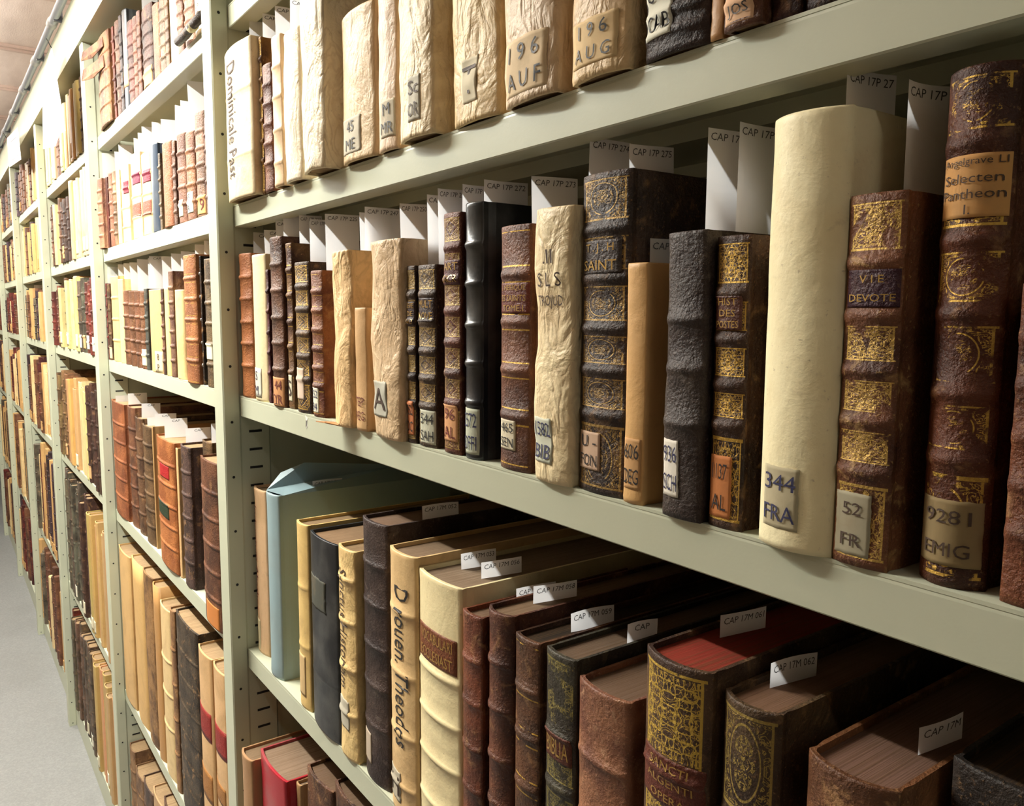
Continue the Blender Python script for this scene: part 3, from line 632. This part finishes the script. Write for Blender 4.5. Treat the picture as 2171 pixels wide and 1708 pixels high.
R(1, 'A', [
 (208, 216, 450, 380, 'L', 'b08060', '7a5040', dict(nb=5, y=-.012), 'pale brown book at the far end'),
 (217, 231, 450, 376, 'L', '5e2a20', '40180f', dict(nb=0, wear=.1, rough=.3), 'smooth dark red-brown book'),
 (232, 239, 440, 368, 'L', '8a5a44', '5c3828', dict(nb=4), 'narrow brown banded book'),
 (240, 247, 430, 364, 'L', '9a7a5a', '5c442e', dict(nb=6), 'narrow tan book with dark marks'),
 (248, 255, 430, 362, 'V', 'e2c48c', '', dict(), 'narrow yellow vellum book'),
 (256, 272, 420, 353, 'V', 'e6cfa4', '', dict(bands=(.3, .55, .8), labs=[(262, 384, 272, 410, 'L7a1c30')]), 'cream book with small wine-red label'),
 (277, 297, 410, 328, 'V', 'ead4a6', '', dict(bands=(.25, .5, .75), labs=[(281, 366, 297, 390, 'L6e1838'), (281, 432, 297, 460, 'L8a4c38')]), 'cream book with crimson and brown labels'),
 (299, 319, 400, 326, 'V', 'e4c898', '', dict(bands=(.25, .5, .75), labs=[(303, 360, 319, 386, 'L7a1c34'), (303, 426, 319, 456, 'L8a4c38')]), 'cream book with crimson label beside a blue-black one'),
 (320, 334, 400, 307, 'K', '3a4656', '', dict(rough=.35), 'tall blue-black cloth book'),
 (335, 343, 400, 326, 'L', '6b5a44', '40342a', dict(nb=5, y=.004), 'narrow grey-brown ribbed book'),
 (344, 363, 390, 304, 'L', 'a86c48', '8a5030', dict(nb=0, y=-.004), 'smooth orange-brown book'),
 (366, 374, 380, 300, 'L', '7a5a48', '4c342a', dict(nb=6), 'narrow banded book with pale bands'),
 (375, 392, 370, 286, 'L', '9a6c54', '6b4636', dict(nb=4, labs=[(378, 425, 388, 460, 'e3d2b8')]), 'rosy brown book with small pale label'),
 (393, 411, 360, 282, 'L', 'a87450', '7a4e38', dict(nb=4, labs=[(394, 408, 408, 452, 'eeeadc', ['35', 'A'], 'k')]), 'light brown book with white label'),
 (413, 432, 330, 240, 'L', '9a745c', '644838', dict(nb=5, labs=[(415, 415, 434, 455, 'e0ac70', ['7 9'], 'r')]), 'tall rosy banded book with orange label'),
 (434, 446, 320, 250, 'L', '7a5448', '4a3028', dict(nb=5), 'brown banded book against the upright'),
])
R(1, 'B', [
 (218, 225, 700, 601, 'L', '7a3434', '4c1e20', dict(nb=6), 'thin dark red book'),
 (226, 236, 700, 603, 'L', '6b5038', '3e2c20', dict(nb=5, labs=[(229, 735, 237, 760, 'c9b898')]), 'thin mottled brown book'),
 (237, 252, 690, 586, 'V', 'e0c080', '', dict(bands=(.25, .5, .75), band_h=.002), 'yellow vellum book with raised cords'),
 (253, 262, 690, 592, 'V', 'ecd090', '', dict(), 'narrow yellow vellum book'),
 (263, 274, 700, 616, 'L', '7a5038', '54341f', dict(nb=5), 'short brown book, first of a matching set'),
 (275, 286, 700, 617, 'L', '7c5238', '54341f', dict(nb=5), 'short brown book, second of a matching set'),
 (287, 298, 705, 617, 'L', '7a4e36', '54341f', dict(nb=5), 'short brown book, third of a matching set'),
 (299, 308, 700, 618, 'L', '785036', '54341f', dict(nb=5, labs=[(300, 740, 310, 775, 'd8ceae')]), 'short brown book, last of a matching set'),
 (309, 315, 700, 612, 'L', '4a4c44', '2c2c28', dict(nb=5), 'thin blue-grey ribbed book'),
 (316, 344, 700, 614, 'V', 'd8ac78', '', dict(amt=.3, labs=[(330, 745, 344, 790, 'd9c8a0', ['8', 'P'], 'f')]), 'wide tan vellum book with stained top'),
 (345, 350, 700, 612, 'L', '6b4a38', '402a20', dict(nb=6), 'very thin dark banded book'),
 (351, 360, 700, 612, 'V', 'f2dc90', '', dict(), 'bright yellow vellum book with dark edge'),
 (361, 370, 700, 575, 'L', '8a6a50', '5c3c34', dict(nb=6), 'narrow purple-brown banded book'),
 (371, 389, 700, 615, 'V', 'eccf92', '', dict(crumple=.001), 'leaning cream vellum book'),
 (390, 416, 690, 541, 'L', 'a86c40', '84502e', dict(nb=5, gilt='lines', gw=.5, y=-.006), 'orange-brown book with metal clasps'),
 (418, 428, 690, 543, 'L', '3a2c24', '1c1410', dict(nb=0, y=.004, wear=.7), 'black torn leather book'),
 (434, 455, 690, 549, 'L', '6a5638', '40301f', dict(nb=5, wear=.6, labs=[(436, 728, 450, 762, 'e2dcc0')]), 'olive-brown ribbed book with white label'),
])
R(1, 'C', [
 (231, 262, 900, 852, 'L', '9a5c38', '744026', dict(nb=5, wear=.15, y=-.004), 'smooth orange-brown book with thin bands'),
 (264, 286, 920, 862, 'L', '6e4630', '432a1e', dict(nb=5, y=.004), 'brown ribbed book with dark cover'),
 (288, 302, 960, 885, 'L', '6e4e34', '432e20', dict(nb=5, y=.004), 'narrow olive-brown ribbed book'),
 (303, 322, 980, 902, 'L', '6a5034', '44321f', dict(nb=6, y=.002), 'grey-brown book with many raised bands'),
 (323, 329, 990, 905, 'V', 'a88454', '', dict(y=.006), 'thin tan book behind the orange one'),
 (330, 367, 960, 930, 'L', 'ae6c3a', '8e5028', dict(nb=5, wear=.1, y=-.006, labs=[(340, 985, 358, 1012, 'La81c20'), (338, 1062, 358, 1092, 'L1e3420')]), 'bright orange-brown book with red and green labels'),
 (370, 380, 1000, 950, 'V', 'd8b07c', '', dict(y=.0), 'narrow pale vellum book'),
 (382, 402, 1000, 945, 'L', '55403a', '33241f', dict(nb=5, y=-.002, wear=.6), 'purple-brown book with chipped bands'),
 (424, 447, 960, 935, 'L', '7a5c3c', '4a3824', dict(nb=4, y=.02), 'recessed tan-brown book with gilt head'),
 (424, 462, 1050, 975, 'L', '70462e', '4a2c1e', dict(nb=5, y=-.02, over=1, labs=[(440, 1280, 464, 1330, 'c07a40')]), 'long brown book with orange label at its foot'),
])
R(1, 'D', [
 (250, 276, 1250, 1168, 'V', 'd2ac74', '', dict(y=-.004, d=.3), 'tall tan vellum folio by the far upright'),
 (278, 304, 1300, 1190, 'V', 'cfa86c', '', dict(y=0, d=.3, crumple=.001), 'tan vellum folio with paper slip tied round'),
 (306, 326, 1330, 1215, 'L', '9a7448', '5c4028', dict(nb=0, wear=.6, d=.32), 'mottled brown folio with ragged head'),
 (327, 339, 1360, 1240, 'V', 'b88a54', '', dict(crumple=.001, d=.3), 'narrow brown-yellow vellum folio'),
 (341, 362, 1380, 1285, 'V', 'dcc08c', '', dict(bands=(.3, .5, .7), d=.3), 'pale vellum folio with cracked spine'),
 (363, 372, 1380, 1292, 'L', 'a07850', '6b4c34', dict(nb=4, d=.3), 'narrow scuffed tan folio'),
 (374, 418, 1400, 1318, 'L', '4e4234', '2e261e', dict(nb=6, wear=.5, d=.34, y=-.004), 'wide dark grey-brown folio'),
 (419, 447, 1440, 1382, 'V', 'd6ae7c', '', dict(y=-.004, d=.28, labs=[(421, 1500, 446, 1560, 'L8e2420'), (424, 1630, 450, 1690, 'La06c34')]), 'cream folio with red and tan labels'),
 (451, 478, 1480, 1418, 'V', 'd8b080', '', dict(y=-.004, d=.28, labs=[(454, 1540, 478, 1600, 'L8e2420'), (456, 1660, 478, 1700, 'La06c34')]), 'cream folio with red label beside the upright'),
])
# slanting and lying books on the floor row of the second bay
R(1, 'E', [
 (257, 285, 1620, 1585, 'L', '9a7858', '6b4e38', dict(d=.25, wear=.7), 'battered tan folio with pinkish cover'),
 (287, 302, 1660, 1640, 'L', '8a6a4c', '5c4230', dict(d=.24, wear=.7), 'battered brown folio with exposed pages'),
 (304, 322, 1690, 1665, 'L', '6b5040', '40302a', dict(d=.24), 'dark frayed folio'),
 (324, 345, 1710, 1690, 'V', 'b8946c', '', dict(d=.24), 'short tan folio'),
 (347, 372, 1740, 1715, 'L', '6e4a32', '432c20', dict(d=.24), 'short brown folio hidden by the shelf'),
])
# ---- third bay: runs of colour read off the photograph, books about 5 cm thick
def run(bi, row, spans, y0=0., wmin=.036, wmax=.058, xr_lim=None):
    x0, x1 = BAYX[bi]; x = x0+.012; rnd = random.Random(bi*100+ord(row))
    while x < x1-.03:
        w = rnd.uniform(wmin, wmax)
        if x+w > x1-.006: break
        u = pj(x+w/2, 0, ZS[row]+.1)[0]
        sp = next((s for s in spans if s[0] <= u < s[1]), spans[-1])
        kd, c, hh, desc = sp[2], sp[3], sp[4], sp[5]
        cc = lin(c); j = rnd.uniform(.82, 1.12); hx = ''.join('%02x' % max(0, min(255, int(int(c[i:i+2], 16)*(.96+.03*rnd.randint(-2, 2))))) for i in (0, 2, 4))
        gap = {'Z': .2, 'A': .25, 'B': .25, 'C': .36, 'D': .46, 'E': .44}[row]
        h = min(gap, hh*rnd.uniform(.94, 1.06))
        k = dict(kind={'L': 'leather', 'V': V, 'K': K}[kd], c=hx, desc=desc, res=0, d=min(.3, h*.7))
        if kd == 'L': k['c2'] = ''.join('%02x' % int(int(c[i:i+2], 16)*.58) for i in (0, 2, 4)); k['nb'] = rnd.choice([4, 5, 5, 6])
        if rnd.random() < .35: k['labpatch'] = 1
        lp = k.pop('labpatch', 0)
        inf = make(bi, row, x, x+w, h, y0+rnd.uniform(-.008, .006), **k)
        if lp: patch(inf, -w*.36, .012, w*.36, .012+.04, paper(rnd.choice(['d8d0b4', 'e0dcc8', 'c9a070'])), 'spine_label')
        x += w+rnd.uniform(.0005, .003)
BR, RD_, CR, TN, DK, GY = ('L', '7a5038'), ('L', '7a3028'), (V, 'e2c894'), (V, 'c9a068'), ('L', '4c3229'), ('L', '6a6050')
def S(u0, u1, t, h, d): return (u0, u1, {'leather': 'L', V: 'V'}.get(t[0], t[0]), t[1], h, d)
run(2, 'Z', [S(0, 118, CR, .19, 'pale vellum book'), S(118, 126, BR, .2, 'brown leather book'), S(126, 150, CR, .2, 'cream vellum book'), S(150, 168, TN, .19, 'tan vellum book'), S(168, 999, DK, .2, 'dark purple-brown book')])
run(2, 'A', [S(0, 116, BR, .2, 'brown leather book'), S(116, 124, CR, .19, 'cream vellum book'), S(124, 134, BR, .21, 'brown leather book'), S(134, 150, DK, .2, 'dark banded book'), S(150, 999, CR, .23, 'bright cream vellum book')])
run(2, 'B', [S(0, 112, BR, .19, 'brown leather book'), S(112, 118, RD_, .19, 'red-brown leather book'), S(118, 128, BR, .2, 'brown leather book'), S(128, 136, CR, .21, 'cream vellum book'), S(136, 144, BR, .22, 'speckled brown book'), S(144, 166, CR, .22, 'cream vellum book'), S(166, 176, GY, .21, 'grey-brown book'), S(176, 999, RD_, .21, 'dark red-brown book')])
run(2, 'C', [S(0, 118, ('L', '8a5c38'), .3, 'torn red-brown book'), S(118, 150, ('L', '8a6844'), .29, 'light brown ribbed book'), S(150, 168, TN, .28, 'tan vellum book'), S(168, 184, CR, .28, 'cream vellum book'), S(184, 999, DK, .29, 'dark purple-brown book')])
run(2, 'D', [S(0, 145, ('L', 'a8804c'), .42, 'tall tan folio with raised bands'), S(145, 180, GY, .42, 'grey-brown folio'), S(180, 193, DK, .4, 'dark brown folio'), S(193, 999, TN, .37, 'tan ribbed folio')])
run(2, 'E', [S(0, 140, ('L', '8a6844'), .36, 'brown floor-row folio'), S(140, 163, ('L', '6e2a1e'), .38, 'dark red folio'), S(163, 200, ('L', '6b5844'), .36, 'grey-brown worn folio'), S(200, 999, TN, .36, 'tan vellum folio')])
# ---- farther bays: too many and too small to count, one object
MM = [leather('7a5038', '4a2e20'), leather('6e2a24', '40181a'), vellum('e2c894'), vellum('c9a068'), leather('43303a', '281c20'), leather('6a6050', '403a30'), paper('f0f0ee', 'd0d0d0', .1), cloth('8aa6a0')]
mb = MB(); rnd = random.Random(5)
for bi in (3, 4, 5):
    x0, x1 = BAYX[bi]
    for row, z in ZS.items():
        x = x0+.01
        while x < x1-.06:
            w = rnd.uniform(.03, .055); h = {'Z': .19, 'A': .2, 'B': .2, 'C': .29, 'D': .4, 'E': .37}[row]*rnd.uniform(.86, 1.1)
            if rnd.random() < .03: x += .08; continue
            mi = rnd.choice([0, 0, 0, 1, 2, 2, 3, 3, 4, 5]); y = rnd.uniform(-.01, .008); b_ = min(.01, w*.25); d = h*.7
            if row == 'D' and bi == 4 and x > x1-.2: mi = 7
            pr = [(x, y+d), (x, y+b_), (x+w*.15, y+b_*.35), (x+w*.5, y), (x+w*.85, y+b_*.35), (x+w, y+b_), (x+w, y+d)]
            n = len(pr); mb.add([(a, c, z) for a, c in pr]+[(a, c, z+h) for a, c in pr], [[i, i+1, n+i+1, n+i] for i in range(n-1)]+[[n-1, 0, n, 2*n-1], list(range(n))[::-1], list(range(n, 2*n))], mi)
            if mi in (0, 1, 4, 5):
                for q in range(1, 6):
                    zz = z+h*q/6; mb.tube([(x+w*.08, y+b_*.5, zz), (x+w*.5, y, zz), (x+w*.92, y+b_*.5, zz)], .0025, 5, mi)
            if rnd.random() < .3 and row in 'ABC': mb.box(x+w*.4, x+w*.4+.0006, y+.03, y+.07, z+h, min(z+h+.045, z+.24), 6)
            if rnd.random() < .4: mb.box(x+w*.2, x+w*.8, y-.001, y+b_*.3, z+.012, z+.05, 3)
            x += w+.001
o = mb.build('distant_books', MM); tag(o, 'rows of small old books filling the distant fourth, fifth and farthest bays', 'books', kind='stuff')
# ------------------------------------------------------------------ paper slips standing in the books
def thin_paper():
    t = NT('thin_white_paper'); v = t.coords(); n = t.noise(v, 60, 4)
    m = t.fin(t.mix(t.math('MULTIPLY', n, .2), 'f0efec', 'd4cfc4'), .7, 0., .2)
    tr = t.n('ShaderNodeBsdfTranslucent'); tr.inputs[0].default_value = (.97, .97, 1, 1)
    mx = t.n('ShaderNodeMixShader'); mx.inputs[0].default_value = .6
    out = t.t.nodes['Material Output']; t.l(t.b.outputs[0], mx.inputs[1]); t.l(tr.outputs[0], mx.inputs[2]); t.l(mx.outputs[0], out.inputs[0])
    return m
SLIPM = thin_paper()
slips = []; rnd_s = random.Random(3)
def slip(bi, row, u0, v0, u1, txt, y1=.018, zt=None, bow=.0):
    bk = ROWBOOKS[(bi, row)]
    x = at(u0, v0, 1, y1)[0]
    b_ = min(bk, key=lambda q: max(q['x0']-x, x-q['x1'], 0)+abs((q['x0']+q['x1'])/2-x)*.01)
    x = max(b_['x0']+.25*b_['w'], min(b_['x1']-.25*b_['w'], x))
    p = at(u0, v0, 0, x); y1 = max(p.y, b_['y']+b_['bul']+.003); z1 = p.z
    ang = min(.16, math.asin(min(.9, max(.05, (b_['x0']+b_['w']*.9-x)/.047)))); sa, ca = math.sin(ang), math.cos(ang)
    W = .03
    while W < .055 and pj(x+W*sa, y1+W*ca, z1)[0] < u1: W += .001
    y2 = y1+W*ca
    n_on = sum(1 for s in slips if s[0] is b_); x += n_on*.0012
    top = b_['z']+b_['h']
    nxt = {'Z': 2.245, 'A': 2.018, 'B': 1.741, 'C': 1.463, 'D': 1.07, 'E': .573}[row]
    z1 = min(z1, nxt-.018); z1 = max(z1, top+.012); z0 = top-.004
    y2 = min(y2, b_['y']+b_['d']-.004)
    e = empty('paper_slip', (x, y1, z0)); slips.append((b_, e, txt))
    e.rotation_euler = (rnd_s.uniform(-.03, .03), 0, -ang); H = z1-z0; m = MB(); n = 6; bow = bow or rnd_s.uniform(-.0015, .003)
    def cx(a, h): return bow*((a/W-.5)**2*4-1)*(h/H)+.05*bow
    vs = [(cx(W*i/n, H*j/4), W*i/n, H*j/4) for j in range(5) for i in range(n+1)]; n1 = n+1
    fs = [(j*n1+i, j*n1+i+1, (j+1)*n1+i+1, (j+1)*n1+i) for j in range(4) for i in range(n)]
    m.add(vs, fs, 0, True); m.build('slip_sheet', SLIPM, e)
    if txt:
        lettering(lambda a, h: (cx(a, h)+.0004, a, h), [txt], (W*.05, H-.0085, W*.97, H-.001), plain('4a4a4c', .7), e, fill=.95, jitter=.12, hfill=.6)
    e['category'] = 'paper slip'; e['group'] = 'shelfmark slips standing in the books'
for a in [(527, 42, 556, None), (555, 28, 586, 'CAP 17'), (583, 12, 613, 'CAP 17'), (612, -6, 642, 'CAP 17')]: slip(0, 'A', *a)
for a in [(536, 492, 562, 'CAP'), (561, 487, 586, 'CAP'), (586, 467, 602, 'CAP 17P'), (600, 448, 634, 'CAP 17P 22'), (634, 455, 657, 'CAP 17P 223'), (656, 464, 690, 'CAP 17P 224'), (690, 453, 761, 'CAP 17P 225'),
          (763, 450, 775, 'CAP'), (771, 438, 846, 'CAP 17P 247'), (849, 431, 905, 'CAP 17P 250'), (907, 412, 930, 'CAP 17P'), (930, 399, 978, 'CAP 17P 251'), (980, 390, 1025, 'CAP 17P 270'), (1026, 380, 1117, 'CAP 17P 272'), (1129, 373, 1226, 'CAP 17P 273'),
          (1248, 290, 1335, 'CAP 17P 274'), (1336, 305, 1430, 'CAP 17P 275'), (1379, 505, 1425, 'CAP 17P'), (1502, 270, 1568, 'CAP 17P'), (1564, 258, 1640, 'CAP 17P'), (1797, 140, 1900, 'CAP 17P 27'), (1929, 168, 1995, 'CAP 17P')]: slip(0, 'B', *a)
for a in [(664, 1073, 726, 'CAP 17M 049', .06), (834, 1111, 911, 'CAP 17M 051', .06), (896, 1165, 972, 'CAP 17M 052', .05), (978, 1248, 1050, 'CAP 17M 053', .05), (1019, 1255, 1104, 'CAP 17M 056', .04), (1095, 1280, 1178, 'CAP 17M 055', .045), (1130, 1320, 1221, 'CAP 17M 058', .04), (1210, 1368, 1300, 'CAP 17M 059', .04), (1326, 1495, 1368, 'CAP', .05), (1524, 1405, 1620, 'CAP 17M 061', .05), (1630, 1495, 1728, 'CAP 17M 062', .04), (1942, 1665, 2033, 'CAP 17M', .05)]:
    slip(0, 'C', *a[:4], y1=a[4])
for a in [(216, 324, 242, None), (243, 321, 252, None), (252, 306, 281, None), (283, 292, 291, None), (291, 281, 300, None), (300, 268, 320, None), (320, 258, 341, None), (341, 252, 366, None), (368, 222, 381, None), (381, 212, 399, None), (399, 171, 429, None)]: slip(1, 'A', *a)
for a in [(227, 565, 241, None), (250, 560, 262, None), (262, 558, 276, None), (276, 556, 290, None), (290, 549, 312, None), (312, 547, 330, 'CAP'), (318, 543, 343, 'CAP'), (343, 543, 362, None), (362, 537, 382, None), (382, 532, 413, None), (413, 518, 433, None), (432, 510, 448, 'CAP')]: slip(1, 'B', *a)
for a in [(242, 840, 270, None), (271, 834, 311, 'CAP'), (299, 855, 338, 'CAP'), (312, 885, 328, None), (327, 877, 372, 'CAP'), (348, 888, 397, 'CAP'), (393, 908, 445, 'CAP'), (445, 898, 462, None)]: slip(1, 'C', *a)
for a in [(213, 45, 226, None), (247, 2, 256, None), (300, -6, 318, None)]: slip(1, 'Z', *a)
# ------------------------------------------------------------------ small extras
# blue wrapping's folded flap on the parcel
par = next(q for q in ROWBOOKS[(0, 'C')] if q['e'].name.startswith('wrapped_parcel'))
m = MB(); w, h, d = par['w'], par['h'], par['d']
pts = [(-w*.5, .006, h), (-w*.2, .0, h+.002), (w*.5, .012, h), (w*.5, d*.9, h), (-w*.5, d*.9, h)]
up2 = [(-w*.7, .03, h+.02), (-w*.4, .06, h+.034), (w*.3, .2, h+.022), (-w*.5, d*.9, h+.01)]
m.add(pts+up2, [(0, 1, 2, 3, 4), (0, 5, 6), (0, 6, 7, 2), (7, 8, 4, 3), (5, 8, 7, 6), (0, 4, 8, 5), (2, 7, 3)], 0)
m.build('folded_flap', cloth('7f969c', .5), par['e'])
# metal clasps on the orange-brown book in the second bay
q = next(k for k in ROWBOOKS[(1, 'B')] if 'clasps' in k['desc'])
for i in range(5):
    m = MB(); zz = q['h']*(.15+.175*i); m.tube([(q['w']/2, .012, zz), (q['w']/2+.0045, .012, zz)], .0035, 8); m.build('metal_clasp', plain('c9c4bc', .25, .8), q['e'])
# torn flaps on the tattered book, second bay top row
q = ROWBOOKS[(1, 'Z')][0]
for z0, z1, o_ in ((.19, .165, .0), (.15, .12, .006)):
    m = MB(); w = q['w']; P_ = [(w*.2, -.001, z0), (-w*.5, -.004, z0+.006), (-w*.7-o_, -.022, z0-.004), (-w*.75-o_, -.026, z1), (-w*.3, -.012, z1-.006), (w*.25, -.002, z1+.002)]
    n = len(P_); m.add(P_+[(x+.001, y+.0015, z) for x, y, z in P_], [list(range(n)), list(range(n, 2*n))[::-1]]+[[i, n+i, n+(i+1) % n, (i+1) % n] for i in range(n)]); m.build('torn_flap', leather('9a6a44', '5a3420'), q['e'])
# fallen dark strap-like little book lying on the lip, second bay top row
m = MB(); a = at(378, 106, 1, -.012); c = at(430, 56, 1, -.012)
e = empty('rolled_strap', (a.x, -.012, ZS['Z'])); tag(e, 'short dark rolled leather strap lying at the shelf edge, top row of second bay', 'strap')
L_ = c.x-a.x; m.tube([(0, 0, .007), (L_*.3, .001, .0072), (L_*.6, -.001, .0075), (L_, 0, .008)], .007, 10); m.build('roll', leather('3c2e28', '241a16'), e)
m = MB(); m.tube([(L_*.55, 0, .0073), (L_*.68, 0, .0073)], .0078, 10); m.build('paper_band', paper('c8b890'), e)
# torn scrap poking from the crumpled vellum book + sticker on lip
q = ROWBOOKS[(0, 'B')][7]; w = q['w']
m = MB(); m.add([(-w*.5, .004, .001), (w*.1, -.004, .001), (-w*.1, -.016, .004), (-w*.75, -.014, .002), (-w*.5, .004, .002), (w*.1, -.004, .002), (-w*.1, -.016, .005), (-w*.75, -.014, .003)], [(0, 1, 2, 3), (7, 6, 5, 4), (0, 3, 7, 4), (1, 5, 6, 2), (2, 6, 7, 3)])
m.build('torn_corner', vellum('c08a5c'), q['e'])
p = at(650, 895, 1, 0); e = empty('torn_sticker', (p.x, 0, p.z)); tag(e, 'torn remains of a white sticker on the lip below the middle row', 'sticker')
m = MB(); m.add([(-.004, -.0003, .009), (.006, -.0003, .006), (.002, -.0003, .002), (.0035, -.0003, -.004), (-.002, -.0003, -.009), (-.001, -.0003, .001), (-.004, -.0003, .009+0)][:6], [(0, 1, 2, 3, 4, 5)]); m.build('paper_scrap', paper('e4e2d8'), e)
m = MB(); m.add([(-.0005, -.0005, .003), (.0015, -.0005, .002), (.001, -.0005, -.004), (-.002, -.0005, -.007)], [(0, 1, 2, 3)]); m.build('ink_mark', dark, e)
# ------------------------------------------------------------------ labels
ORD = ['first', 'second', 'third', 'fourth', 'fifth', 'sixth', 'seventh', 'eighth', 'ninth', 'tenth', 'eleventh', 'twelfth', 'thirteenth', 'fourteenth', 'fifteenth', 'sixteenth', 'seventeenth', 'eighteenth', 'nineteenth', 'twentieth', 'twenty-first', 'twenty-second', 'twenty-third', 'twenty-fourth', 'twenty-fifth', 'twenty-sixth']
def rowname(bi, r):
    if bi == 0: return {'A': 'upper row, nearest bay', 'B': 'middle row, nearest bay', 'C': 'lower row, nearest bay', 'D': 'bottom row, nearest bay'}[r]
    return ROWN[r]+' row, '+BAYN[bi]
for (bi, r), L in ROWBOOKS.items():
    cnt = {}
    for q in L: cnt[q['desc']] = cnt.get(q['desc'], 0)+1
    seen = {}
    for q in L:
        d_ = q['desc']
        if cnt[d_] > 1:
            seen[d_] = seen.get(d_, 0)+1
            lab = '%s, %s such from the left, %s' % (d_, ORD[seen[d_]-1], rowname(bi, r))
        else: lab = '%s, %s' % (d_, rowname(bi, r))
        q['e']['label'] = lab; q['e']['group'] = 'old books on the %s' % rowname(bi, r).replace(',', ' of the')
SRT = {}
for b_, e, txt in slips: SRT.setdefault((b_['bi'], b_['row']), []).append(e)
for (bi, r), L in SRT.items():
    L.sort(key=lambda e: e.location.x)
    for i, e in enumerate(L): e['label'] = 'white paper slip standing in a book, %s from the left, %s' % (ORD[i], rowname(bi, r))
